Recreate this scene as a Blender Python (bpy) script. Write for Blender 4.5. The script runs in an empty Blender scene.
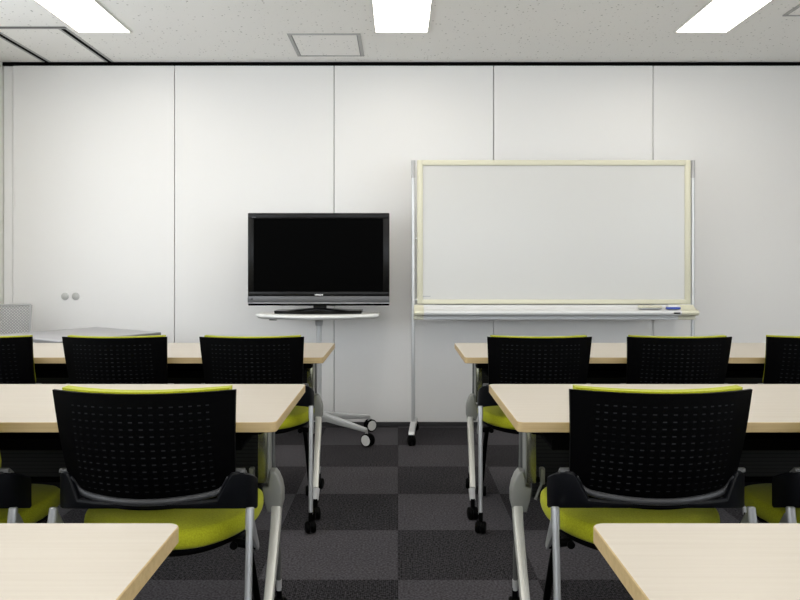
import bpy, bmesh, math, random
from mathutils import Vector, Matrix
random.seed(4)
scn = bpy.context.scene
col = scn.collection

# ------------------------------------------------------------------ materials
def mat(name, color, rough=0.5, metal=0.0, spec=0.5, coat=0.0):
    m = bpy.data.materials.new(name); m.use_nodes = True
    b = m.node_tree.nodes['Principled BSDF']
    b.inputs['Base Color'].default_value = (*color, 1)
    b.inputs['Roughness'].default_value = rough
    b.inputs['Metallic'].default_value = metal
    b.inputs['Specular IOR Level'].default_value = spec
    b.inputs['Coat Weight'].default_value = coat
    return m
def nodes(m): return m.node_tree.nodes, m.node_tree.links, m.node_tree.nodes['Principled BSDF']
def tex(m, kind, **kw):
    n = m.node_tree.nodes.new(kind)
    for k, v in kw.items(): n.inputs[k].default_value = v
    return n
def math_node(m, op, a, b=None):
    n = m.node_tree.nodes.new('ShaderNodeMath'); n.operation = op
    for i, v in enumerate((a, b)):
        if v is None: continue
        if isinstance(v, (int, float)): n.inputs[i].default_value = v
        else: m.node_tree.links.new(v, n.inputs[i])
    return n.outputs[0]
def ramp(m, fac, stops):
    r = m.node_tree.nodes.new('ShaderNodeValToRGB')
    e = r.color_ramp.elements
    while len(e) < len(stops): e.new(0.5)
    for el, (p, c) in zip(e, stops): el.position = p; el.color = (*c, 1)
    m.node_tree.links.new(fac, r.inputs[0]); return r.outputs[0]
def bump(m, h, strength, dist=0.002):
    n = m.node_tree.nodes.new('ShaderNodeBump'); n.inputs['Strength'].default_value = strength
    n.inputs['Distance'].default_value = dist
    m.node_tree.links.new(h, n.inputs['Height']); m.node_tree.links.new(n.outputs[0], m.node_tree.nodes['Principled BSDF'].inputs['Normal'])
def coords(m, scale=(1,1,1), which='Object'):
    t = m.node_tree.nodes.new('ShaderNodeTexCoord'); mp = m.node_tree.nodes.new('ShaderNodeMapping')
    mp.inputs['Scale'].default_value = scale
    m.node_tree.links.new(t.outputs[which], mp.inputs[0]); return mp.outputs[0]

M = {}
M['panel'] = mat('painted_panel', (.81,.80,.785), .40, 0, .4)
M['plaster'] = mat('plaster', (.80,.79,.75), .7)
M['joint'] = mat('joint_seal', (.05,.05,.055), .6)
M['blacktrack'] = mat('black_track', (.002,.002,.002), .9, 0, .05)
M['skirt'] = mat('skirting', (.03,.03,.032), .5)
M['alu'] = mat('aluminium', (.62,.63,.63), .38, .55)
M['track_grey'] = mat('track_grey', (.42,.42,.41), .5, .3)
M['leg'] = mat('grey_painted_metal', (.60,.60,.56), .42, .25)
M['darkmetal'] = mat('dark_tube', (.13,.13,.125), .45, .3)
M['knuckle'] = mat('dark_grey_metal', (.30,.30,.275), .45, .2)  # darker grey than the table legs; knuckles, column covers, levers
M['column'] = mat('column_metal', (.30,.30,.22), .22, .85)
M['black'] = mat('black_plastic', (.0006,.0006,.0006), .6, 0, .06)
M['wing'] = mat('black_satin_plastic', (.0022,.0025,.0038), .45, 0, .17)
M['lip'] = mat('dark_grey_lip', (.035,.035,.037), .4, 0, .4)
M['shelf'] = mat('shelf_black', (.0012,.0012,.0012), .9, 0, .05)
M['chairmetal'] = mat('silver_tube', (.40,.405,.41), .36, .6)
M['whitewheel'] = mat('wheel_cover', (.70,.70,.68), .4)
M['tvblack'] = mat('tv_gloss_black', (.001,.001,.001), .15, 0, .25)
M['tvscreen'] = mat('tv_screen', (.0003,.0003,.0003), .4, 0, .02)
M['tvbezel'] = mat('tv_bezel', (.004,.004,.004), .25, 0, .2)
M['tvgrey'] = mat('tv_grey_strip', (.10,.10,.103), .35, .3)
M['silver'] = mat('silver_line', (.55,.55,.56), .3, .5)
M['logo'] = mat('logo_print', (.95,.95,.95), .4)
M['trayw'] = mat('tray_white', (.86,.86,.83), .35)
M['cream'] = mat('cream_plastic', (.66,.64,.50), .45)
M['board'] = mat('whiteboard_enamel', (.60,.597,.58), .25, 0, .5)
M['boardtray'] = mat('tray_aluminium', (.66,.665,.67), .5, 0)
M['blue'] = mat('blue_felt', (.05,.09,.42), .6)
M['greytop'] = mat('grey_tabletop', (.36,.355,.37), .38)
M['greyedge'] = mat('grey_edge', (.17,.17,.17), .45)
M['mesh'] = mat('grey_mesh', (.40,.40,.40), .6)
M['greyplastic'] = mat('grey_plastic', (.45,.45,.45), .5)
M['frame_white'] = mat('lamp_frame', (.75,.74,.70), .4)
M['disc'] = mat('disc_grey', (.52,.52,.50), .45, .2)
M['print'] = mat('faint_print', (.35,.36,.38), .5)
M['vinyl'] = mat('window_vinyl', (.7,.7,.7), .5)

# lime fabric
m = M['lime'] = mat('lime_fabric', (.40,.41,.015), .85, 0, .2)
n = tex(m, 'ShaderNodeTexNoise', Scale=260.0, Detail=2.0); m.node_tree.links.new(coords(m), n.inputs[0])
m.node_tree.links.new(ramp(m, n.outputs[0], [(.3,(.33,.34,.008)), (.7,(.44,.455,.016))]), nodes(m)[2].inputs['Base Color'])
bump(m, n.outputs[0], .25)
nodes(m)[2].inputs['Sheen Weight'].default_value = .08

# pale maple laminate with faint grain running along the table
def wood(name, lo, hi, rough):
    m = mat(name, hi, rough, 0, .45)
    c = coords(m, (1.6, 60, 60))
    n = tex(m, 'ShaderNodeTexNoise', Scale=1.6, Detail=6.0, Roughness=.6); m.node_tree.links.new(c, n.inputs[0])
    m.node_tree.links.new(ramp(m, n.outputs[0], [(.28,lo), (.62,hi)]), nodes(m)[2].inputs['Base Color'])
    return m
M['wood'] = wood('maple_laminate', (.475,.422,.352), (.515,.466,.395), .38)
M['woodedge'] = wood('maple_edge_band', (.40,.285,.13), (.48,.35,.175), .5)

# ceiling board: pitted rockwool
m = M['ceiling'] = mat('pitted_ceiling', (.70,.69,.655), .9, 0, .1)
nd, lk, bs = nodes(m)
c = coords(m)
v = tex(m, 'ShaderNodeTexVoronoi', Scale=44.0); lk.new(c, v.inputs['Vector'])
n = tex(m, 'ShaderNodeTexNoise', Scale=55.0, Detail=3.0); lk.new(c, n.inputs[0])
sep = nd.new('ShaderNodeSeparateColor'); lk.new(v.outputs['Color'], sep.inputs[0])
thr = math_node(m, 'MULTIPLY', math_node(m, 'POWER', sep.outputs[0], 1.8), .27)
pit = math_node(m, 'LESS_THAN', v.outputs['Distance'], thr)
pit = math_node(m, 'MULTIPLY', pit, math_node(m, 'GREATER_THAN', n.outputs[0], .40))
mix = nd.new('ShaderNodeMix'); mix.data_type = 'RGBA'
lk.new(pit, mix.inputs[0]); mix.inputs[6].default_value = (.93,.92,.89,1); mix.inputs[7].default_value = (.52,.51,.48,1)
lk.new(mix.outputs[2], bs.inputs['Base Color'])
bump(m, math_node(m, 'SUBTRACT', n.outputs[0], pit), .3, .003)

# carpet tiles, 0.5 m, quarter-turned so pile reads lighter / darker
m = M['carpet'] = mat('carpet_tiles', (.05,.05,.055), .95, 0, .1)
nd, lk, bs = nodes(m)
geo = nd.new('ShaderNodeNewGeometry'); sp = nd.new('ShaderNodeSeparateXYZ'); lk.new(geo.outputs['Position'], sp.inputs[0])
TX, TY = 0.0, 0.155
tx = math_node(m, 'DIVIDE', math_node(m, 'SUBTRACT', sp.outputs[0], TX), .5)
ty = math_node(m, 'DIVIDE', math_node(m, 'SUBTRACT', sp.outputs[1], TY), .5)
fx = math_node(m, 'FLOOR', tx); fy = math_node(m, 'FLOOR', ty)
par = math_node(m, 'MODULO', math_node(m, 'ADD', math_node(m, 'ADD', fx, fy), 101), 2)
# per tile tone
cmb = nd.new('ShaderNodeCombineXYZ'); lk.new(fx, cmb.inputs[0]); lk.new(fy, cmb.inputs[1])
wn = nd.new('ShaderNodeTexWhiteNoise'); wn.noise_dimensions = '3D'; lk.new(cmb.outputs[0], wn.inputs['Vector'])
# seams
def edge(t):
    f = math_node(m, 'FRACT', t)
    return math_node(m, 'MINIMUM', f, math_node(m, 'SUBTRACT', 1.0, f))
seam = math_node(m, 'LESS_THAN', math_node(m, 'MINIMUM', edge(tx), edge(ty)), .004)
# ribs: run along X on one parity, along Y on the other
rx = math_node(m, 'SINE', math_node(m, 'MULTIPLY', sp.outputs[0], 900.0))
ry = math_node(m, 'SINE', math_node(m, 'MULTIPLY', sp.outputs[1], 900.0))
mr = nd.new('ShaderNodeMix'); lk.new(par, mr.inputs[0]); lk.new(rx, mr.inputs[2]); lk.new(ry, mr.inputs[3])
n1 = tex(m, 'ShaderNodeTexNoise', Scale=120.0, Detail=2.0); lk.new(geo.outputs['Position'], n1.inputs[0])
n2 = tex(m, 'ShaderNodeTexNoise', Scale=5.0, Detail=3.0); lk.new(geo.outputs['Position'], n2.inputs[0])
tone = math_node(m, 'ADD', math_node(m, 'MULTIPLY', par, .68), .50)
tone = math_node(m, 'ADD', tone, math_node(m, 'MULTIPLY', wn.outputs['Value'], .14))
tone = math_node(m, 'ADD', tone, math_node(m, 'MULTIPLY', math_node(m, 'SUBTRACT', n1.outputs[0], .5), 3.2))
tone = math_node(m, 'ADD', tone, math_node(m, 'MULTIPLY', math_node(m, 'SUBTRACT', n2.outputs[0], .5), .25))
tone = math_node(m, 'ADD', tone, math_node(m, 'MULTIPLY', mr.outputs[0], .16))
tone = math_node(m, 'MAXIMUM', math_node(m, 'SUBTRACT', tone, math_node(m, 'MULTIPLY', seam, .25)), .1)
vm = nd.new('ShaderNodeVectorMath'); vm.operation = 'SCALE'; vm.inputs[0].default_value = (.0500,.0470,.0520)
lk.new(tone, vm.inputs['Scale']); lk.new(vm.outputs[0], bs.inputs['Base Color'])
bump(m, n1.outputs[0], .6, .004)

# perforated black shell: slot pattern from the UVs (metres)
m = M['shell'] = mat('perforated_black_plastic', (.0004,.0004,.0005), .6, 0, .05)
nd, lk, bs = nodes(m)
uv = nd.new('ShaderNodeTexCoord'); sp = nd.new('ShaderNodeSeparateXYZ'); lk.new(uv.outputs['UV'], sp.inputs[0])
x2 = math_node(m, 'MULTIPLY', sp.outputs[0], sp.outputs[0])
u = math_node(m, 'DIVIDE', math_node(m, 'MULTIPLY', sp.outputs[0], math_node(m, 'ADD', math_node(m, 'MULTIPLY', x2, 5.2), 1.0)), .0245); v_ = math_node(m, 'DIVIDE', sp.outputs[1], .0178)
du = math_node(m, 'ABSOLUTE', math_node(m, 'SUBTRACT', math_node(m, 'FRACT', u), .5))
dv = math_node(m, 'ABSOLUTE', math_node(m, 'SUBTRACT', math_node(m, 'FRACT', v_), .5))
hole = math_node(m, 'MULTIPLY', math_node(m, 'LESS_THAN', du, .20), math_node(m, 'LESS_THAN', dv, .085))
ins = math_node(m, 'LESS_THAN', math_node(m, 'ABSOLUTE', sp.outputs[0]), .170)
hole = math_node(m, 'MULTIPLY', hole, ins)
hole = math_node(m, 'MULTIPLY', hole, math_node(m, 'GREATER_THAN', sp.outputs[1], .0178))
hole = math_node(m, 'MULTIPLY', hole, math_node(m, 'LESS_THAN', sp.outputs[1], .0178*14))
wn = nd.new('ShaderNodeTexNoise'); wn.inputs['Scale'].default_value = 9.0; lk.new(uv.outputs['UV'], wn.inputs[0])
mix = nd.new('ShaderNodeMix'); mix.data_type = 'RGBA'
lk.new(math_node(m, 'MULTIPLY', hole, ramp(m, wn.outputs[0], [(.35,(.25,)*3), (.65,(1,)*3)])), mix.inputs[0])
mix.inputs[6].default_value = (.0004,.0004,.0005,1); mix.inputs[7].default_value = (.028,.028,.030,1)
lk.new(mix.outputs[2], bs.inputs['Base Color'])

# ribbed dark modesty panel
m = M['ribbed'] = mat('ribbed_grey_panel', (.020,.021,.019), .6, 0, .3)
nd, lk, bs = nodes(m)
geo = nd.new('ShaderNodeNewGeometry'); sp = nd.new('ShaderNodeSeparateXYZ'); lk.new(geo.outputs['Position'], sp.inputs[0])
f = math_node(m, 'FRACT', math_node(m, 'DIVIDE', sp.outputs[2], .0125))
lk.new(ramp(m, f, [(.0,(.003,.003,.003)), (.2,(.003,.003,.003)), (.3,(.015,.0155,.014)), (1,(.015,.0155,.014))]), bs.inputs['Base Color'])

def emit(name, color, strength):
    m = mat(name, (.8,.8,.8), .4)
    b = nodes(m)[2]; b.inputs['Emission Color'].default_value = (*color, 1); b.inputs['Emission Strength'].default_value = strength
    return m
M['lamp'] = emit('lamp_diffuser', (1.0,.94,.84), 7.9)

# ------------------------------------------------------------------ mesh helpers
class MB:
    def __init__(s): s.bm = bmesh.new(); s.uv = None
    def box(s, c, d, bev=0.0, seg=2, rot=None):
        t = bmesh.new(); bmesh.ops.create_cube(t, size=1)
        for v in t.verts: v.co = Vector((v.co.x*d[0], v.co.y*d[1], v.co.z*d[2]))
        if bev > 0: bmesh.ops.bevel(t, geom=list(t.edges), offset=bev, segments=seg, profile=.5, affect='EDGES')
        mt = Matrix.Translation(c) @ (rot if rot else Matrix.Identity(4))
        bmesh.ops.transform(t, matrix=mt, verts=t.verts); return s.add(t)
    def add(s, t):
        me = bpy.data.meshes.new('tmp'); t.to_mesh(me); t.free(); s.bm.from_mesh(me); bpy.data.meshes.remove(me); return s
    def tube(s, path, r, seg=14, cap=True, sx=1.0, sy=1.0):
        """tube along a path; r a number or a list; sx, sy squash the section"""
        P = [Vector(p) for p in path]; n = len(P)
        R = r if isinstance(r, (list, tuple)) else [r]*n
        rings = []
        up = None
        for i, p in enumerate(P):
            t = (P[min(i+1,n-1)] - P[max(i-1,0)]).normalized()
            if up is None:
                a = Vector((0,0,1)) if abs(t.z) < .9 else Vector((1,0,0))
                up = (a - t*a.dot(t)).normalized()
            else: up = (up - t*up.dot(t)).normalized()
            b = t.cross(up)
            rings.append([s.bm.verts.new(p + up*math.cos(2*math.pi*k/seg)*R[i]*sx + b*math.sin(2*math.pi*k/seg)*R[i]*sy) for k in range(seg)])
        for i in range(n-1):
            for k in range(seg):
                s.bm.faces.new((rings[i][k], rings[i][(k+1)%seg], rings[i+1][(k+1)%seg], rings[i+1][k]))
        if cap: s.bm.faces.new(list(reversed(rings[0]))); s.bm.faces.new(rings[-1])
        return s
    def prism(s, poly, axis, a, b, bev=0.0, seg=2):
        """poly: 2D points; axis: the extrusion axis; a, b: extent along it"""
        def P(p, w):
            return {'x': (w,p[0],p[1]), 'y': (p[0],w,p[1]), 'z': (p[0],p[1],w)}[axis]
        t = bmesh.new()
        A = [t.verts.new(P(p,a)) for p in poly]; Bv = [t.verts.new(P(p,b)) for p in poly]
        t.faces.new(A); t.faces.new(list(reversed(Bv)))
        n = len(poly)
        for i in range(n): t.faces.new((A[i], Bv[i], Bv[(i+1)%n], A[(i+1)%n]))
        bmesh.ops.recalc_face_normals(t, faces=t.faces)
        if bev > 0:
            es = [e for e in t.edges if (e.verts[0] in A) == (e.verts[1] in A)]
            bmesh.ops.bevel(t, geom=es, offset=bev, segments=seg, profile=.5, affect='EDGES')
        return s.add(t)
    def lathe(s, prof, seg=28, mt=None):
        """prof: (r, z) list, revolved round z"""
        t = bmesh.new(); rings = []
        for r, z in prof:
            if r < 1e-6: rings.append([t.verts.new((0,0,z))])
            else: rings.append([t.verts.new((r*math.cos(2*math.pi*k/seg), r*math.sin(2*math.pi*k/seg), z)) for k in range(seg)])
        for a, b in zip(rings, rings[1:]):
            for k in range(seg):
                q = [a[k%len(a)], a[(k+1)%len(a)], b[(k+1)%len(b)], b[k%len(b)]]
                u = []
                for v in q:
                    if v not in u: u.append(v)
                if len(u) > 2: t.faces.new(u)
        bmesh.ops.recalc_face_normals(t, faces=t.faces)
        if mt: bmesh.ops.transform(t, matrix=mt, verts=t.verts)
        return s.add(t)
    def sheet(s, fn, nu, nv, th, nfn=None, uvfn=None):
        """closed curved slab: fn(u,v) in [0,1]^2 gives the back face, th thickness along local +Y"""
        uvl = s.bm.loops.layers.uv.verify()
        F = [[s.bm.verts.new(fn(i/nu, j/nv)) for j in range(nv+1)] for i in range(nu+1)]
        G = [[s.bm.verts.new(Vector(fn(i/nu, j/nv)) + Vector((0,th,0))) for j in range(nv+1)] for i in range(nu+1)]
        for i in range(nu):
            for j in range(nv):
                f = s.bm.faces.new((F[i][j], F[i+1][j], F[i+1][j+1], F[i][j+1]))
                if uvfn:
                    for l, (a, b) in zip(f.loops, ((i,j),(i+1,j),(i+1,j+1),(i,j+1))): l[uvl].uv = uvfn(a/nu, b/nv)
                g = s.bm.faces.new((G[i][j], G[i][j+1], G[i+1][j+1], G[i+1][j]))
                for l in g.loops: l[uvl].uv = (9,9)
        for i in range(nu):
            for f in (s.bm.faces.new((F[i][0], G[i][0], G[i+1][0], F[i+1][0])), s.bm.faces.new((F[i][nv], F[i+1][nv], G[i+1][nv], G[i][nv]))):
                for l in f.loops: l[uvl].uv = (9,9)
        for j in range(nv):
            for f in (s.bm.faces.new((F[0][j], F[0][j+1], G[0][j+1], G[0][j])), s.bm.faces.new((F[nu][j], G[nu][j], G[nu][j+1], F[nu][j+1]))):
                for l in f.loops: l[uvl].uv = (9,9)
        return s
    def build(s, name, m, parent=None, smooth=True, angle=35):
        bmesh.ops.recalc_face_normals(s.bm, faces=s.bm.faces)
        me = bpy.data.meshes.new(name); s.bm.to_mesh(me); s.bm.free()
        for mm in (m if isinstance(m, (list, tuple)) else [m]): me.materials.append(mm)
        if smooth:
            for p in me.polygons: p.use_smooth = True
            me.set_sharp_from_angle(angle=math.radians(angle))
        o = bpy.data.objects.new(name, me); col.objects.link(o)
        if parent: o.parent = parent
        return o

def tag(o, label=None, cat=None, group=None, kind=None):
    if label: o['label'] = label
    if cat: o['category'] = cat
    if group: o['group'] = group
    if kind: o['kind'] = kind
    return o
def struct(mb, name, m, parent=None, **kw):
    o = mb.build(name, m, parent, **kw)
    o['kind'] = 'structure'
    return o
def empty(name, loc, rz=0, label=None, cat=None, group=None):
    o = bpy.data.objects.new(name, None); col.objects.link(o); o.location = loc; o.rotation_euler = (0,0,rz)
    o.empty_display_size = .1
    return tag(o, label, cat, group)
def copy_tree(o, parent=None):
    c = o.copy(); col.objects.link(c)
    if parent: c.parent = parent
    for ch in list(o.children): copy_tree(ch, c)
    return c
def rounded_rect(x0, x1, y0, y1, r, n=6):
    pts = []
    for cx, cy, a0 in ((x1-r,y1-r,0), (x0+r,y1-r,90), (x0+r,y0+r,180), (x1-r,y0+r,270)):
        for k in range(n+1):
            a = math.radians(a0 + 90*k/n); pts.append((cx+r*math.cos(a), cy+r*math.sin(a)))
    return pts
def spline(pts, n=8):
    P = [Vector(p) for p in pts]; out = []
    for i in range(len(P)-1):
        p0 = P[max(i-1,0)]; p1 = P[i]; p2 = P[i+1]; p3 = P[min(i+2,len(P)-1)]
        for k in range(n):
            t = k/n
            out.append(.5*((2*p1)+(p2-p0)*t+(2*p0-5*p1+4*p2-p3)*t*t+(3*p1-p0-3*p2+p3)*t**3))
    out.append(P[-1]); return out
def lerp_tab(tab, x):
    for (a, va), (b, vb) in zip(tab, tab[1:]):
        if x <= b:
            t = (x-a)/(b-a); t = t*t*(3-2*t) if False else t
            return va + (vb-va)*t
    return tab[-1][1]

# ------------------------------------------------------------------ room
H = 2.546; YB = 5.2; XL = -2.766; XR = 3.35; YF = -2.6; T = .12
struct(MB().box(((XL+XR)/2,(YF+YB)/2,-.05), (XR-XL+.4, YB-YF+.4, .1)), 'floor', M['carpet'], smooth=False)
struct(MB().box(((XL+XR)/2,(YF+YB)/2,H+.05), (XR-XL+.4, YB-YF+.4, .1)), 'ceiling', M['ceiling'], smooth=False)

# back wall: a run of tall steel partition panels with dark joints
wb = struct(MB().box(((XL+XR)/2, YB+.09, H/2), (XR-XL, .10, H-.002)), 'wall_back', M['joint'], smooth=False)
P0, P1 = .030, H-.026
joints = [-1.562, -.447, .668, 1.783, 2.898]
xs = [XL+.072] + joints + [XR-.004]
for a, b in zip(xs, xs[1:]):
    struct(MB().box(((a+b)/2, YB+.02, (P0+P1)/2), (b-a-.005, .04, P1-P0), .0015, 1), 'wall_panel', M['panel'], wb)
struct(MB().box((XL+.037, YB+.026, (P0+P1)/2), (.062, .03, P1-P0), .001, 1), 'wall_panel', M['panel'], wb)
struct(MB().box(((XL+XR)/2, YB+.018, .0148), (XR-XL-.002, .044, .0286), .003, 1), 'baseboard_back', M['skirt'])
struct(MB().box(((XL+XR)/2, YB+.020, H-.0125), (XR-XL-.002, .04, .024)), 'trim_1', M['blacktrack'], smooth=False)

# left wall with a long unseen window, added for daylight, beside and behind the camera, right and rear walls
WY0, WY1, WZ0, WZ1 = -1.9, 4.0, .85, 2.25
wl = MB()
wl.box((XL-T/2, (WY1+YB+.14)/2, H/2), (T, YB+.14-WY1, H-.002))
wl.box((XL-T/2, (YF+WY0)/2, H/2), (T, WY0-YF, H-.002))
wl.box((XL-T/2, (WY0+WY1)/2, WZ0/2), (T, WY1-WY0, WZ0))
wl.box((XL-T/2, (WY0+WY1)/2, (WZ1+H)/2), (T, WY1-WY0, H-WZ1-.002))
struct(wl, 'wall_left', M['plaster'], smooth=False)
fw = MB()
for z in (WZ0+.02, WZ1-.02): fw.box((XL-T/2, (WY0+WY1)/2, z), (.06, WY1-WY0, .04))
nwin = 5
for k in range(nwin+1):
    y = WY0+.02 + (WY1-WY0-.04)*k/nwin
    fw.box((XL-T/2, y, (WZ0+WZ1)/2), (.06, .04, WZ1-WZ0-.08))
struct(fw, 'added_window_1', M['alu'], smooth=False)
VY0, VY1 = -2.0, 2.6
wr = MB(); wr.box((XR+T/2, (VY1+YB+.14)/2, H/2), (T, YB+.14-VY1, H-.002)); wr.box((XR+T/2, (YF-.14+VY0)/2, H/2), (T, VY0-YF+.14, H-.002))
wr.box((XR+T/2, (VY0+VY1)/2, WZ0/2), (T, VY1-VY0, WZ0)); wr.box((XR+T/2, (VY0+VY1)/2, (WZ1+H)/2), (T, VY1-VY0, H-WZ1-.002))
struct(wr, 'wall_right', M['plaster'], smooth=False)
fw = MB()
for z in (WZ0+.02, WZ1-.02): fw.box((XR+T/2, (VY0+VY1)/2, z), (.06, VY1-VY0, .04))
for k in range(5): fw.box((XR+T/2, VY0+.02+(VY1-VY0-.04)*k/4, (WZ0+WZ1)/2), (.06, .04, WZ1-WZ0-.08))
struct(fw, 'added_window_3', M['alu'], smooth=False)  # unseen right-hand window, added to brighten the right wall panels and ceiling
RX0, RX1, RZ0, RZ1 = -2.3, 2.9, 1.0, 2.25
wr = MB()
wr.box(((XL+RX0)/2, YF-T/2, H/2), (RX0-XL, T, H-.002)); wr.box(((XR+RX1)/2, YF-T/2, H/2), (XR-RX1, T, H-.002))
wr.box(((RX0+RX1)/2, YF-T/2, RZ0/2), (RX1-RX0, T, RZ0)); wr.box(((RX0+RX1)/2, YF-T/2, (RZ1+H)/2), (RX1-RX0, T, H-RZ1-.002))
struct(wr, 'wall_rear', M['plaster'], smooth=False)
fw = MB()
for z in (RZ0+.02, RZ1-.02): fw.box(((RX0+RX1)/2, YF-T/2, z), (RX1-RX0, .06, .04))
for k in range(5): fw.box((RX0+.02+(RX1-RX0-.04)*k/4, YF-T/2, (RZ0+RZ1)/2), (.04, .06, RZ1-RZ0-.08))
struct(fw, 'added_window_2', M['alu'], smooth=False)  # unseen window behind the camera, added to even out ceiling and back wall

# round cover discs on the partition
for i, x in enumerate((65.2, 75.9)):
    X = (x-398)/744*YB; Z = 1.12 - (296.3-266)/744*YB
    o = MB().lathe([(0,.012),(.020,.012),(.0245,.009),(.026,.004),(.026,-.0005),(0,-.0005)], 32,
        Matrix.Translation((X, YB, Z)) @ Matrix.Rotation(math.radians(90),4,'X')).build('lock_cover', M['disc'])
    tag(o, ('round grey lock cover on the wall, left one of the pair', 'round grey lock cover on the wall, right one of the pair')[i], 'lock cover', 'round lock covers on the partition')

# ceiling fittings ---------------------------------------------------------
def lamp(x0, x1, y0, y1, label):
    t = empty('ceiling_light', ((x0+x1)/2, (y0+y1)/2, H), 0, label, 'ceiling light', 'recessed ceiling lights')
    w, d = (x1-x0)/2, (y1-y0)/2
    f = MB(); fwid = .012
    f.box((-w-fwid/2,0,-.004), (fwid, 2*d+2*fwid, .012), .002, 1); f.box((w+fwid/2,0,-.004), (fwid, 2*d+2*fwid, .012), .002, 1)
    f.box((0,-d-fwid/2,-.004), (2*w, fwid, .012), .002, 1); f.box((0,d+fwid/2,-.004), (2*w, fwid, .012), .002, 1)
    f.build('frame', M['frame_white'], t)
    MB().box((0,0,-.002), (2*w, 2*d, .006)).build('diffuser', M['lamp'], t, smooth=False)
    c = MB()
    c.box((w*.1, d-.10, -.007), (.022,.018,.004), .001, 1)
    c.build('lamp_clip', M['frame_white'], t)
    return t
cols_ = [(-1.937,-1.628,'left'), (-.134,.177,'centre'), (1.687,1.992,'right')]
rows_ = [(3.29,4.515,'in front of the wall'), (1.15,2.39,'nearer the camera'), (-1.0,.24,'above the camera')]
for x0,x1,a in cols_:
    for y0,y1,b in rows_[:1]:
        lamp(x0,x1,y0,y1, {'left':'bright recessed ceiling light on the left, beside the dark sliding tracks','centre':'bright recessed ceiling light in the centre, right of the square access hatch','right':'bright recessed ceiling light at the right, above the end of the whiteboard'}[a])
    for y0,y1,b in rows_[1:]:
        lamp(x0,x1,y0,y1, 'recessed ceiling light of the %s column, %s' % (a, b))

def hatch(x0, x1, y0, y1, label):
    t = empty('ceiling_hatch', ((x0+x1)/2, (y0+y1)/2, H), 0, label, 'ceiling hatch')
    w, d = (x1-x0)/2, (y1-y0)/2
    f = MB()
    for s in (-1,1):
        f.box((s*(w-.010),0,-.003), (.020, 2*d, .008), .001, 1); f.box((0,s*(d-.006),-.003), (2*w-.04, .012, .008), .001, 1)
    f.build('frame', M['track_grey'], t)
    MB().box((0,0,-.0015), (2*w-.052, 2*d-.032, .005)).build('cover', M['ceiling'], t, smooth=False)
    g = MB()
    for s in (-1,1):
        g.box((s*(w-.023),0,-.001), (.006, 2*d-.024, .003)); g.box((0,s*(d-.014),-.001), (2*w-.04, .004, .003))
    g.build('gap', M['greyedge'], t, smooth=False)
hatch(-.68,-.23,4.563,5.04,'square ceiling access hatch left of the centre light, above the television')
hatch(2.185,2.635,3.78,4.23,'ceiling access hatch at the top right corner, right of the light')

def track(pa, pb, name, label, w=.055):
    a, b = Vector(pa), Vector(pb); c = (a+b)/2; L = (b-a).length; ang = math.atan2((b-a).y, (b-a).x)
    t = empty(name, (c.x, c.y, H), ang, label, 'ceiling track', 'sliding partition tracks in the ceiling')
    m = MB()
    for s in (-1,1): m.box((0, s*(w/2-.009), -.0005), (L, .018, .003), .0005, 1)
    m.build('rail', M['track_grey'], t)
    MB().box((0,0,-.001), (L, w-.036, .004)).build('slot', M['blacktrack'], t, smooth=False)
track((-2.013,4.47,0), (-2.013,5.198,0), 'ceiling_track', 'dark ceiling track at the left, the one running to the wall beside the light', .060)
track((-2.452,4.47,0), (-2.452,5.198,0), 'ceiling_track', 'dark ceiling track at the far left, nearest the left wall', .060)
track((-2.75,4.447,0), (-1.983,4.447,0), 'ceiling_track', 'thin ceiling track running across, parallel to the back wall at top left', .048)

# ------------------------------------------------------------------ casters
def caster(mb_wheel, mb_fork, x, y, r, top, ang=0.0, w=.018):
    """twin wheel caster standing at x, y; its axle turned by ang"""
    R = Matrix.Translation((x, y, r)) @ Matrix.Rotation(ang, 4, 'Z')
    for s in (-1,1):
        mt = R @ Matrix.Translation((s*(w/2+.003),0,0)) @ Matrix.Rotation(math.radians(90),4,'Y')
        mb_wheel.lathe([(0,-w/2),(r*.8,-w/2),(r*.96,-w/2+.003),(r,-w/2+.007),(r,w/2-.007),(r*.96,w/2-.003),(r*.8,w/2),(0,w/2)], 24, mt)
    # hood over the wheels
    mt = R @ Matrix.Rotation(math.radians(90),4,'Y')
    t = bmesh.new(); prof = []
    n = 10
    for k in range(n+1):
        a = math.radians(20 + 140*k/n); prof.append((math.cos(a)*(r*1.08), math.sin(a)*(r*1.08)))
    for k in range(n,-1,-1):
        a = math.radians(20 + 140*k/n); prof.append((math.cos(a)*(r*.5), math.sin(a)*(r*.5)))
    m2 = MB().prism(prof, 'x', -.004, .004); 
    bmesh.ops.transform(m2.bm, matrix=R, verts=m2.bm.verts); mb_fork.add(m2.bm)
    mb_fork.tube([R @ Vector((0,0,r*.6)), R @ Vector((0,0,top-r))], r*.36, 12)

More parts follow.
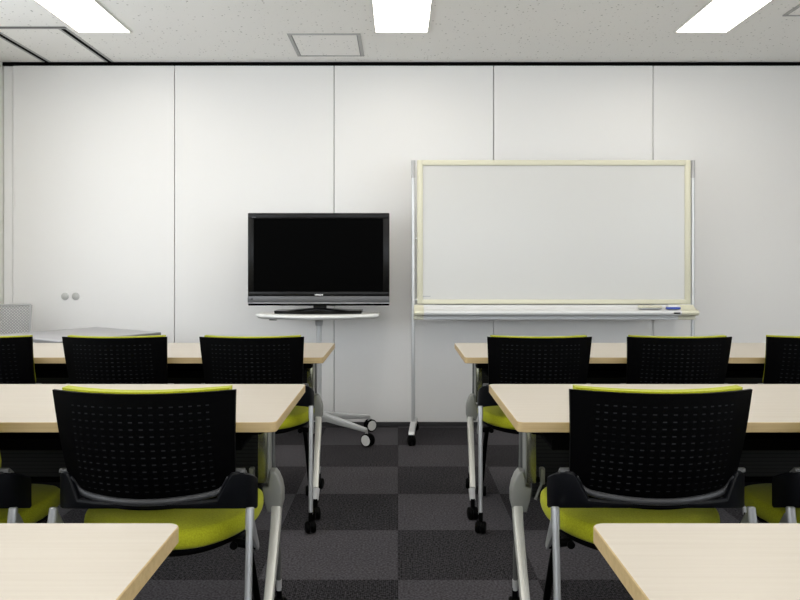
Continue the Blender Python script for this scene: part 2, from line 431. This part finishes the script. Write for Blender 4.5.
# ------------------------------------------------------------------ training table
TL, TD, TH = 1.8, .62, .72
def make_table():
    t = empty('training_table', (0,0,0))
    tt = MB(); pts = rounded_rect(-TL/2, TL/2, -TD/2, TD/2, .018)
    bm = tt.bm
    zs = [(TH-.026, -.0015), (TH-.0245, 0), (TH-.0015, 0), (TH, -.0015)]
    rings = []
    for z, o in zs:
        k = 1
        rings.append([bm.verts.new((x*(1+o/(TL/2)), y*(1+o/(TD/2)), z)) for x, y in pts])
    n = len(pts)
    for a, b in zip(rings, rings[1:]):
        for i in range(n):
            f = bm.faces.new((a[i], a[(i+1)%n], b[(i+1)%n], b[i])); f.material_index = 1
    bm.faces.new(rings[-1]).material_index = 0; bm.faces.new(list(reversed(rings[0]))).material_index = 1
    tt.build('tabletop', [M['wood'], M['woodedge']], t)
    # black under-shelf and steel rail beneath the top
    sh = MB().box((0, .045, .612), (TL-.246, .37, .012), .003, 1)
    sh.box((0, -.137, .624), (TL-.246, .006, .026), .001, 1)
    sh.build('shelf', M['shelf'], t)
    r = MB().box((0, -.10, .669), (TL-.14, .05, .045), .004, 1)
    r.box((0, .14, .669), (TL-.14, .04, .045), .004, 1)
    r.build('under_rail', M['shelf'], t)
    MB().box((0, .245, .52), (TL-.27, .010, .33), .003, 1).build('modesty_panel', M['ribbed'], t)
    for s in (-1, 1):
        e = lambda inset: s*(TL/2-inset)
        MB().box((e(.115), .03, .680), (.10, .44, .028), .004, 1).build('mounting_bracket', M['black'], t)
        c = MB().box((e(.1035), .095, .560), (.030, .055, .215), .004, 2)
        c.box((e(.108), .07, .655), (.034, .07, .028), .003, 1)
        c.build('column', M['column'], t)
        MB().box((e(.0865), .095, .560), (.004, .057, .215), .001, 1).build('column_cover', M['knuckle'], t)
        k = MB().prism([(e(a), z) for a, z in ((.066,.492),(.080,.492),(.086,.445),(.103,.441),(.098,.40),(.088,.366),(.049,.366),(.041,.395),(.041,.43),(.046,.456),(.056,.480))], 'y', .060, .112, .006, 3)
        k.build('knuckle', M['knuckle'], t)
        # front leg: flat profile sweeping forward to the front caster
        path = spline([(e(.062),.085,.385),(e(.058),.035,.33),(e(.052),-.075,.235),(e(.040),-.245,.125)], 8)
        lo = MB(); rings = []
        for i, p in enumerate(path):
            tt_ = i/(len(path)-1); a = .0150 - .003*tt_; bdep = .021 - .006*tt_
            q = path[min(i+1,len(path)-1)] - path[max(i-1,0)]; q.normalize(); nrm = Vector((0, q.z, -q.y)).normalized()
            rings.append([lo.bm.verts.new(p + Vector((sx*a,0,0)) + nrm*sy*bdep) for sx, sy in ((-1,-1),(1,-1),(1,1),(-1,1))])
        for a_, b_ in zip(rings, rings[1:]):
            for i in range(4): lo.bm.faces.new((a_[i], a_[(i+1)%4], b_[(i+1)%4], b_[i]))
        lo.bm.faces.new(rings[0]); lo.bm.faces.new(rings[-1])
        bmesh.ops.recalc_face_normals(lo.bm, faces=lo.bm.faces)
        es = [ed for r0, r1 in zip(rings, rings[1:]) for i in range(4) for ed in [lo.bm.edges.get((r0[i], r1[i]))] if ed]
        bmesh.ops.bevel(lo.bm, geom=es, offset=.004, segments=2, profile=.5, affect='EDGES')
        L1 = lo.build('leg', M['leg'], t)
        X = e(.038)
        MB().tube([(X+s*.002,-.244,.128),(X,-.268,.084)], [.0150,.013], 16).build('foot_sleeve', M['greyplastic'], L1)
        w, fk = MB(), MB(); caster(w, fk, X, -.272, .028, .092, .25)
        w.add(fk.bm); w.build('caster', M['black'], L1)
        # rear leg: slimmer
        XR_ = e(.071)
        path = spline([(e(.086),.150,.676),(e(.086),.155,.52),(e(.082),.160,.40),(XR_,.170,.22),(XR_,.180,.11)], 8)
        L2 = MB().tube(path, .0075, 14).build('leg', M['darkmetal'], t)
        MB().tube([(XR_,.180,.112),(XR_,.182,.078)], [.0095,.0085], 14).build('foot_sleeve', M['greyplastic'], L2)
        w, fk = MB(), MB(); caster(w, fk, XR_, .184, .027, .085, -.2)
        w.add(fk.bm); w.build('caster', M['black'], L2)
        MB().tube([(e(.080),.10,.43),(XR_,.165,.43)], .010, 12).build('spreader', M['leg'], t)
        lv = MB().box((e(.142), .102, .468), (.016, .02, .052), .003, 1)
        lv.tube([(e(.140),.094,.448),(e(.128),.085,.425),(e(.117),.080,.400)], .0045, 10)
        lv.build('folding_lever', M['knuckle'], t)
    for s in (0,):
        MB().tube([(-TL/2+.104,.105,.455),(TL/2-.104,.105,.455)], .009, 12).build('cross_bar', M['black'], t)
    return t
spots = [(-.327-.9, 3.25, 'maple training table at the far left, in front of the television, with three chairs'),
         (.2925+.9, 3.25, 'maple training table at the far right, in front of the whiteboard, with three chairs'),
         (-.312-.9, 1.902, 'maple training table in the middle row on the left side of the aisle'),
         (.306+.9, 1.902, 'maple training table in the middle row on the right side of the aisle'),
         (-.337-.9, .538, 'nearest maple training table at the bottom left, only its corner showing'),
         (.300+.9, .538, 'nearest maple training table at the bottom right, only its corner showing')]
proto = make_table()
for i, (x, yf, lab) in enumerate(spots):
    o = proto if i == 0 else copy_tree(proto)
    o.location = (x, yf+TD/2, 0); tag(o, lab, 'table', 'maple topped training tables')

# ------------------------------------------------------------------ training chair (faces +Y; origin between rear leg sockets)
HW = [(0,.176),(.06,.190),(.14,.202),(.25,.2105),(.6,.2165),(1.0,.2235)]
def shell_pt(u, v, dy=0.0, wadd=0.0, z0=.522, z1=.818):
    """u,v in [0,1]; back shell, concave towards the sitter"""
    s = 2*u-1
    hw = lerp_tab(HW, v) + wadd
    y = (-.055 - .075*v - .012*math.sin(math.pi*v)) + (.082 - .012*v)*abs(s)**2.0
    return (s*hw, y+dy, z0+(z1-z0)*v)
def make_chair():
    t = empty('training_chair', (0,0,0))
    b = MB().sheet(lambda u,v: shell_pt(u,v), 28, 18, .012, uvfn=lambda u,v: ((2*u-1)*lerp_tab(HW, v), v*.296-.0235))
    b.build('backrest', M['shell'], t)
    # upholstered pad in front of the shell, its top edge showing above it
    p = MB().sheet(lambda u,v: shell_pt(u,v,.0125,-.018,.55,.8215), 28, 16, .036)
    bmesh.ops.bevel(p.bm, geom=[e for e in p.bm.edges if len(e.link_faces)==2 and e.calc_face_angle() > 1.0], offset=.009, segments=3, profile=.5, affect='EDGES')
    p.build('back_pad', M['lime'], t)
    # lower yoke that wraps forward to the legs
    plan = spline([(0,-.060,0),(.10,-.052,0),(.17,-.030,0),(.215,-.002,0),(.236,.030,0),(.243,.085,0)], 6)
    plan = [Vector((-q.x,q.y,0)) for q in reversed(plan[1:])] + plan
    tops = [(0,.552),(.17,.552),(.185,.585),(.205,.606),(.236,.612),(.30,.598)]
    def toph(q):
        if abs(q.x) < .17: return .543
        if abs(q.x) < .20: return .543 + (abs(q.x)-.17)/.03*.060
        return .603 - max(0,q.y)*.45
    bm = MB(); rings = []
    for i, q in enumerate(plan):
        tg = (plan[min(i+1,len(plan)-1)] - plan[max(i-1,0)]).normalized(); nr = Vector((-tg.y, tg.x, 0))*.008
        zt = toph(q)
        rings.append([bm.bm.verts.new(v) for zb in (1.12-241.5*(1.88+q.y)/744,) for v in ((q.x-nr.x*.5,q.y-nr.y*.5,zb),(q.x-nr.x,q.y-nr.y,zb+.006),(q.x-nr.x,q.y-nr.y,zt-.005),(q.x-nr.x*.5,q.y-nr.y*.5,zt),(q.x+nr.x*.5,q.y+nr.y*.5,zt),(q.x+nr.x,q.y+nr.y,zt-.005),(q.x+nr.x,q.y+nr.y,zb+.006),(q.x+nr.x*.5,q.y+nr.y*.5,zb))])
    for a, c in zip(rings, rings[1:]):
        for k in range(8): bm.bm.faces.new((a[k], a[(k+1)%8], c[(k+1)%8], c[k]))
    bm.bm.faces.new(rings[0]); bm.bm.faces.new(rings[-1])
    bm.build('yoke', M['wing'], t)
    # satin lip along the bottom of the shell, turning up at both ends
    half = [(0,.5455),(.30,.546),(.60,.548),(.78,.551),(.87,.556),(.915,.566),(.925,.58),(.93,.594)]
    key = [(-a, z) for a, z in reversed(half[1:])] + half
    path = []
    for q in spline([(a, 0, z) for a, z in key], 5):
        x, y, z = shell_pt((q.x+1)/2, (q.z-.522)/.296); path.append((x, y-.005, q.z))
    n = len(path)
    rr = [.0085*(.3+.7*min(1,min(i, n-1-i)/9)) for i in range(n)]
    MB().tube(path, rr, 10, sx=1.0, sy=.9).build('lip', M['lip'], t)
    # seat cushion, seat pan
    def seat(name, m, hw, y0, y1, z0, z1, e=3.4, dome=.006):
        s_ = MB(); cy = (y0+y1)/2; hd = (y1-y0)/2; rings = []
        prof = [(.955,0),(.985,.12),(1.0,.35),(1.0,.6),(.985,.82),(.95,.95),(.90,1.0),(.70,1.0),(.40,1.0),(.12,1.0)]
        N = 56
        for sc, f in prof:
            ring = []
            for k in range(N):
                a = 2*math.pi*k/N; ca, sa = math.cos(a), math.sin(a)
                x = abs(ca)**(2/e)*math.copysign(1,ca)*hw*(1-(1-sc)*(1 if sc < .9 else .6)); y = cy + abs(sa)**(2/e)*math.copysign(1,sa)*hd*sc
                x *= 1 - .22*max(0,(cy-y)/hd)**1.5
                yy = (y-cy)/hd
                z = z0+(z1-z0)*f + (dome*(1-sc) if f == 1.0 else 0) - .010*max(0,yy)**3 - .012*max(0,-yy)**4
                ring.append(s_.bm.verts.new((x,y,z)))
            rings.append(ring)
        for a, b2 in zip(rings, rings[1:]):
            for k in range(N): s_.bm.faces.new((a[k], a[(k+1)%N], b2[(k+1)%N], b2[k]))
        s_.bm.faces.new(rings[-1]); s_.bm.faces.new(list(reversed(rings[0])))
        return s_.build(name, m, t, angle=60)
    seat('seat_pan', M['black'], .215, .0, .405, .394, .420, dome=0)
    seat('seat', M['lime'], .233, -.020, .415, .417, .464)
    for s in (-1,1):
        top = Vector((s*.247,.0,.512)); bot = Vector((s*.258,-.105,.075)); d = (bot-top).normalized()
        pm = top + d*.052
        lg = MB().tube([pm, bot], .0092, 16).build('leg', M['chairmetal'], t)
        br = MB().tube([top, top+d*.003, top+d*.054], [.0085,.0112,.0112], 16)
        br.prism([(.000,.500),(.020,.490),(.098,.388),(.102,.374),(.088,.370),(-.004,.452)], 'x', s*.247-.005, s*.247+.005, .002)
        br.build('socket', M['chairmetal'], t)
        MB().prism([(-.002,.600),(.030,.586),(.030,.593),(.008,.609),(-.002,.609)], 'x', s*.221-.013, s*.221+.013, .0015).build('arm_cap', M['darkmetal'], t)
        # hinge between socket and seat pan
        MB().tube([(s*.247,.085,.384),(s*.19,.085,.392)], .011, 12).build('hinge', M['black'], t)
        w, fk = MB(), MB(); caster(w, fk, bot.x, bot.y-.008, .025, .085, .3*s)
        w.add(fk.bm); w.build('caster', M['black'], lg)
        path = spline([(s*.19,.07,.388),(s*.19,.18,.384),(s*.191,.235,.345),(s*.193,.29,.26),(s*.196,.385,.08)], 8)
        fl = MB().tube(path, .0105, 14).build('leg', M['black'], t)
        w, fk = MB(), MB(); caster(w, fk, s*.196, .395, .025, .085, .2*s)
        w.add(fk.bm); w.build('caster', M['black'], fl)
    MB().tube([(-.19,.16,.383),(.19,.16,.383)], .009, 12).build('cross_bar', M['black'], t)
    return t
cs = [(-.625,3.235,'training chair with lime seat at the far left table, the one next to the aisle'),
      (-1.211,3.235,'training chair with lime seat at the far left table, middle one of the three'),
      (-1.788,3.235,'training chair with black perforated back at the left edge, by the grey mesh chair'),
      (.605,3.235,'training chair with lime seat at the far right table, the one next to the aisle'),
      (1.203,3.235,'training chair with black perforated back at the far right table, middle of the three'),
      (1.800,3.235,'training chair with black perforated back at the far right edge of the far table'),
      (-.620,1.875,'large near training chair left of the aisle, black perforated back and lime seat'),
      (-1.216,1.875,'training chair at the middle left table, mostly cut off by the left edge'),
      (.644,1.880,'large near training chair right of the aisle, black perforated back and lime seat'),
      (1.238,1.880,'training chair at the middle right table, mostly cut off by the right edge')]
proto = make_chair()
for i, (x, y, lab) in enumerate(cs):
    o = proto if i == 0 else copy_tree(proto)
    o.location = (x, y, 0); tag(o, lab, 'chair', 'black and lime training chairs')

# ------------------------------------------------------------------ television on its trolley
CX, CY = -.513, 4.83
t = empty('tv_trolley', (CX,CY,0), 0, 'white television trolley with a curved tray, grey pole and white wheels', 'trolley')
poly = [(-.390,.12),(.390,.12),(.392,-.10)]
for k in range(1,20):
    a = k/20; poly.append((.392-.784*a, -.10 - .16*math.sin(math.pi*a)**.8))
poly.append((-.392,-.10)); poly = [(x, y) for x, y in poly]
tr = MB(); rings = []
for z, sc in ((.784,.90),(.789,.95),(.800,.995),(.812,1.0),(.815,.995)):
    rings.append([tr.bm.verts.new((x*sc, (y+.02)*sc-.02, z)) for x, y in poly])
for a, b in zip(rings, rings[1:]):
    for i in range(len(poly)): tr.bm.faces.new((a[i], a[(i+1)%len(poly)], b[(i+1)%len(poly)], b[i]))
tr.bm.faces.new(rings[-1]); tr.bm.faces.new(rings[0])
tr.build('tray', M['trayw'], t)
MB().tube([(0,0,.15),(0,0,.770)], .0175, 20).build('pole', M['alu'], t)
MB().lathe([(0,.784),(.06,.784),(.06,.778),(.026,.772),(.023,.735),(.0185,.732),(0,.732)], 24).build('pole_collar', M['greyplastic'], t)
MB().lathe([(0,.17),(.022,.17),(.027,.165),(.027,.11),(.022,.105),(0,.105)], 24).build('hub', M['alu'], t)
MB().box((-.275,-.13,.7815), (.045,.03,.008), .002, 1).build('clip', M['black'], t)
for sx in (-1,1):
    for sy in (-1,1):
        a = Vector((sx*.015, sy*.010,.150)); b = Vector((sx*.315, sy*.208,.100))
        L = MB(); rings = []
        side = (b-a).cross(Vector((0,0,1))).normalized()
        for p, w, h in ((a,.022,.024),(a.lerp(b,.5),.019,.018),(b,.016,.011)):
            rings.append([L.bm.verts.new(p + side*w*i + Vector((0,0,h*j))) for i, j in ((-1,-1),(1,-1),(1,1),(-1,1))])
        for r0, r1 in zip(rings, rings[1:]):
            for i in range(4): L.bm.faces.new((r0[i], r0[(i+1)%4], r1[(i+1)%4], r1[i]))
        L.bm.faces.new(rings[0]); L.bm.faces.new(rings[-1])
        bmesh.ops.recalc_face_normals(L.bm, faces=L.bm.faces)
        bmesh.ops.bevel(L.bm, geom=list(L.bm.edges), offset=.003, segments=2, profile=.5, affect='EDGES')
        lo = L.build('base_arm', M['alu'], t)
        p = Vector((sx*.325, sy*.215, .041)); R = Matrix.Translation(p) @ Matrix.Rotation(.6*sx*sy,4,'Z') @ Matrix.Rotation(math.radians(90),4,'X')
        ty = MB()
        for k in (-1,1): ty.lathe([(.028,-.008),(.038,-.009),(.041,-.006),(.041,.006),(.038,.009),(.028,.008),(.028,-.008)], 28, R @ Matrix.Translation((0,0,k*.014)))
        wheel = ty.build('wheel', M['black'], lo)
        cv = MB()
        for k in (-1,1): cv.lathe([(0,-.010*k),(.026,-.010*k),(.033,-.0095*k),(.034,.005*k),(0,.005*k)], 28, R @ Matrix.Translation((0,0,k*-.014)))
        cv.build('wheel_cover', M['whitewheel'], wheel)
        MB().tube([p + Vector((-sx*.008,-sy*.006,.0)), p+Vector((-sx*.008,-sy*.006,.062))], .009, 12).build('caster_stem', M['alu'], lo)

TX0, TX1, TZ0, TZ1, TYF = -.964, -.055, .865, 1.461, 4.775
t = empty('television', ((TX0+TX1)/2, TYF+.04, .8155), 0, 'black flat screen television standing on the white trolley', 'television')
def tv(mb, x0, x1, z0, z1, y0, y1, bev=.002):
    cx = (TX0+TX1)/2
    return mb.box(((x0+x1)/2-cx, (y0+y1)/2-(TYF+.04), (z0+z1)/2-.8155), (x1-x0, y1-y0, z1-z0), bev, 2)
tv(MB(), TX0, TX1, TZ0, TZ1, TYF+.002, TYF+.045, .006).build('housing', M['tvblack'], t)
tv(MB(), TX0+.10, TX1-.10, TZ0+.08, TZ1-.06, TYF+.045, TYF+.085, .012).build('rear_housing', M['tvblack'], t)
PX = 6.42e-3; sx0 = TX0+6*PX; sx1 = TX1-6.3*PX
sz1 = 1.12+(266-218.6)*PX; sz0 = 1.12-(291.6-266)*PX
bz = MB()
tv(bz, TX0+.001, TX1-.001, sz1, TZ1-.002, TYF-.004, TYF+.004); tv(bz, TX0+.001, sx0, sz0, sz1, TYF-.004, TYF+.004)
tv(bz, sx1, TX1-.001, sz0, sz1, TYF-.004, TYF+.004); tv(bz, TX0+.001, TX1-.001, 1.12-30*PX, sz0, TYF-.004, TYF+.004)
bz.build('bezel', M['tvbezel'], t)
tv(MB(), sx0, sx1, sz0, sz1, TYF-.001, TYF+.003, 0).build('screen', M['tvscreen'], t)
tv(MB(), TX0, TX1, 1.12-36.6*PX, 1.12-30.1*PX, TYF-.007, TYF+.004, .002).build('control_strip', M['tvgrey'], t)
tv(MB(), TX0, TX1, 1.12-37.4*PX, 1.12-36.7*PX, TYF-.008, TYF+.004, .001).build('silver_trim', M['silver'], t)
tv(MB(), TX0+.020, TX0+.034, 1.12-33.6*PX, 1.12-32.4*PX, TYF-.0085, TYF-.006, .001).build('sensor', M['tvblack'], t)
def text_mesh(name, s, size, m, parent, loc, width):
    cu = bpy.data.curves.new('tmp_text', 'FONT'); cu.body = s; cu.size = size; cu.extrude = .0004; cu.align_x = 'CENTER'; cu.offset = .0005
    o = bpy.data.objects.new('tmp_text', cu); col.objects.link(o)
    dg = bpy.context.evaluated_depsgraph_get(); me = bpy.data.meshes.new_from_object(o.evaluated_get(dg))
    bpy.data.objects.remove(o); me.name = name
    xs_ = [v.co.x for v in me.vertices]; k = width/(max(xs_)-min(xs_))
    for v in me.vertices: v.co = Vector((v.co.x*k, -v.co.z, v.co.y))
    me.materials.clear(); me.materials.append(m)
    r = bpy.data.objects.new(name, me); col.objects.link(r); r.parent = parent; r.location = loc
    return r
text_mesh('logo', 'HITACHI', .0135, M['logo'], t, (-(TX0+TX1)/2 + (319-398)*PX*1.0, -.0445, 1.12-29.6*PX-.8155+.0005), .052)
b = tv(MB(), TX0+.026, TX0+.052, 1.12+(266-217.6)*PX, 1.12+(266-217.0)*PX, TYF-.0047, TYF-.0035, 0).build('badge', M['tvgrey'], t)
# neck and curved foot
nk = MB(); cx = 0
nk.box(((319.5-398)*PX+.5095, .0, .045), (.085, .05, .06), .006)
nk.build('neck', M['tvblack'], t)
ft = MB()
def foot(u, v):
    s = 2*u-1; x = .279*s
    return (x, -.135 + .05*s*s + .24*v*(1-.25*s*s), .0195 + .020*(1-abs(s))**1.0*math.sin(math.pi*min(1,v*1.2)))
N, Q = 24, 10
A = [[ft.bm.verts.new(foot(i/N, j/Q)) for j in range(Q+1)] for i in range(N+1)]
Bq = [[ft.bm.verts.new((foot(i/N, j/Q)[0]*.99, foot(i/N, j/Q)[1], .0005)) for j in range(Q+1)] for i in range(N+1)]
for i in range(N):
    for j in range(Q):
        ft.bm.faces.new((A[i][j], A[i+1][j], A[i+1][j+1], A[i][j+1])); ft.bm.faces.new((Bq[i][j], Bq[i][j+1], Bq[i+1][j+1], Bq[i+1][j]))
for i in range(N):
    ft.bm.faces.new((A[i][0], Bq[i][0], Bq[i+1][0], A[i+1][0])); ft.bm.faces.new((A[i][Q], A[i+1][Q], Bq[i+1][Q], Bq[i][Q]))
for j in range(Q):
    ft.bm.faces.new((A[0][j], A[0][j+1], Bq[0][j+1], Bq[0][j])); ft.bm.faces.new((A[N][j], Bq[N][j], Bq[N][j+1], A[N][j+1]))
ft.build('foot', M['tvblack'], t)

# ------------------------------------------------------------------ whiteboard
BY = 4.86; PM = 744/BY
bx = lambda x: (x-398)/PM
bz_ = lambda y: 1.12-(y-266)/PM
L0, L1x, Z1, Z0 = bx(417), bx(690), bz_(160.3), bz_(304)
t = empty('whiteboard', ((L0+L1x)/2, BY, 0), 0, 'large mobile whiteboard with a cream frame on silver posts', 'whiteboard')
ox = (L0+L1x)/2
MB().box((0,.004,(Z0+Z1)/2), (L1x-L0-.04, .020, Z1-Z0-.04)).build('writing_surface', M['board'], t, smooth=False)
fr = MB(); fwid = .038
for s in (-1,1): fr.box((s*((L1x-L0)/2-fwid/2), .002, (Z0+Z1)/2), (fwid, .036, Z1-Z0), .006)
fr.box((0,.002,Z1-.0175), (L1x-L0-.05, .036, .035), .005); fr.box((0,.002,Z0+.015), (L1x-L0-.05, .036, .030), .005)
fr.build('frame', M['cream'], t)
MB().box((L0-ox+.062, -.0065, bz_(296.3)), (.052,.001,.006)).build('printed_mark', M['print'], t, smooth=False)
for i, x in enumerate((413.3, 692.8)):
    X = bx(x)-ox
    po = MB().tube([(X,0,.085),(X,0,bz_(178))], .0125, 18).build('post', M['alu'], t)
    MB().tube([(X,0,bz_(178)),(X,0,bz_(160.5))], .0135, 18).build('post_sleeve', M['greyplastic'], po)
    s = -1 if i == 0 else 1
    pv = MB(); pv.tube([(X,0,1.30),(X-s*.03,0,1.30)], .008, 12); pv.tube([(X,0,.90),(X-s*.03,0,.90)], .008, 12); pv.build('pivot', M['alu'], po)
    fb = MB().prism([(-.240,.072),(-.230,.064),(.230,.064),(.240,.072),(.230,.086),(.03,.104),(-.03,.104),(-.230,.090)], 'x', -.0185, .0185, .004)
    RM = Matrix.Translation((X,0,0)) @ Matrix.Rotation(s*.07, 4, 'Z')
    bmesh.ops.transform(fb.bm, matrix=RM, verts=fb.bm.verts)
    fo = fb.build('foot', M['alu'], po)
    for y in (-.218,.218):
        p = RM @ Vector((0,y,0))
        w, fk = MB(), MB(); caster(w, fk, p.x, p.y, .032, .070, .25)
        w.add(fk.bm); w.build('caster', M['black'], fo)
prof = [(-.020,.866),(-.030,.858),(-.062,.842),(-.105,.836),(-.118,.832),(-.124,.820),(-.118,.808),(-.105,.804),(-.060,.802),(-.058,.775),(-.020,.770)]
a0, a1 = bx(423.4)-ox, bx(674.8)-ox
tr = MB().prism(prof, 'x', a0, a1).build('pen_tray', M['boardtray'], t, smooth=False)
for s, (x0, x1) in ((-1,(bx(413.8)-ox, a0)), (1,(a1, bx(692)-ox))):
    MB().prism([(y, z+(.002 if z > .84 else 0)) for y, z in prof], 'x', x0, x1, .003).build('end_cap', M['cream'], tr)
MB().box(((bx(670)-ox), -.1245, .820), (.040,.002,.008)).build('plate', M['black'], tr, smooth=False)
# things in the tray
er = empty('board_eraser', (bx(646), BY-.078, .8445), 0, 'cream board eraser lying in the whiteboard tray', 'eraser')
MB().box((0,0,.014), (.145,.045,.016), .005).build('grip', M['cream'], er); MB().box((0,0,.003), (.140,.042,.006)).build('felt', M['greyplastic'], er, smooth=False)
er = empty('board_eraser', (bx(668.5), BY-.082, .8435), 0, 'small blue and white eraser at the right end of the whiteboard tray', 'eraser')
MB().box((0,0,.019), (.080,.036,.012), .004).build('grip', M['trayw'], er); MB().box((0,0,.0065), (.084,.038,.013), .002).build('felt', M['blue'], er)

# ------------------------------------------------------------------ grey table and mesh chair at the back left
u = Vector((.83,-.56)).normalized(); cpos = Vector((-1.98,4.88)) + u*.33 + Vector((-.56,-.83)).normalized()*.33
t = empty('side_table', (cpos.x, cpos.y, 0), math.atan2(u.y,u.x), 'square grey table standing askew in the far left corner', 'table')
MB().prism(rounded_rect(-.33,.33,-.33,.33,.012), 'z', .696, .72, .003).build('tabletop', [M['greytop']], t)
MB().prism(rounded_rect(-.331,.331,-.331,.331,.012), 'z', .698, .715).build('edge_band', M['greyedge'], t)
MB().tube([(0,0,.03),(0,0,.69)], .03, 20).build('pedestal', M['alu'], t)
MB().box((0,0,.690), (.30,.30,.012), .003).build('support_plate', M['black'], t)
MB().lathe([(0,.045),(.04,.04),(.20,.018),(.215,.010),(.215,.0),(0,.0)], 36).build('base', M['alu'], t)

t = empty('mesh_chair', (-2.515,4.62,0), math.radians(26)-math.pi, 'grey mesh backed chair behind the grey table at the left edge', 'chair')
# faces local +Y; the back stands at y = -.2
def mb_pt(s, v):
    return Vector((s*(.19+.02*v), -.215 + .045*s*s - .05*v, .49+.372*v))
lat = MB(); nx, nv = 22, 20
for d in (1,-1):
    for k in range(-nv, nx+1):
        pts = []
        for j in range(nv+1):
            i = k + j if d == 1 else k + nv - j
            if 0 <= i <= nx: pts.append(mb_pt(2*i/nx-1, j/nv))
        if len(pts) > 1: lat.tube(pts, .0034, 5, cap=False)
lat.build('mesh_back', M['mesh'], t)
rim = [mb_pt(2*i/20-1, 1) for i in range(21)] + [mb_pt(1, 1-j/10) for j in range(1,11)] + [mb_pt(1-2*i/20, 0) for i in range(1,21)] + [mb_pt(-1, j/10) for j in range(1,11)]
MB().tube(rim, .0085, 10).build('back_frame', M['mesh'], t)
MB().prism(rounded_rect(-.21,.21,-.17,.19,.06), 'z', .43, .47, .012).build('seat', M['mesh'], t)
for s in (-1,1):
    MB().tube(spline([(s*.18,-.20,.53),(s*.205,-.17,.44),(s*.21,-.20,.011)],6), .010, 12).build('leg', M['chairmetal'], t)
    MB().tube(spline([(s*.18,-.16,.425),(s*.205,.15,.42),(s*.21,.20,.011)],6), .010, 12).build('leg', M['chairmetal'], t)

# ------------------------------------------------------------------ light, world, camera
w = bpy.data.worlds.new('sky'); scn.world = w; w.use_nodes = True
bg = w.node_tree.nodes['Background']; bg.inputs[0].default_value = (.875,.93,.99,1); bg.inputs[1].default_value = 4.1

cam = bpy.data.cameras.new('camera'); co = bpy.data.objects.new('camera', cam); col.objects.link(co)
co.location = (0,0,1.12); co.rotation_euler = (math.radians(90),0,0)
cam.sensor_width = 36; cam.lens = 744/800*36; cam.shift_x = 2/800; cam.shift_y = -34/800; cam.clip_start = .02
scn.camera = co
vs = scn.view_settings; scn.display_settings.display_device = 'sRGB'
vs.view_transform = 'Standard'; vs.look = 'None'; vs.gamma = 1; vs.exposure = 0.0; vs.use_curve_mapping = False
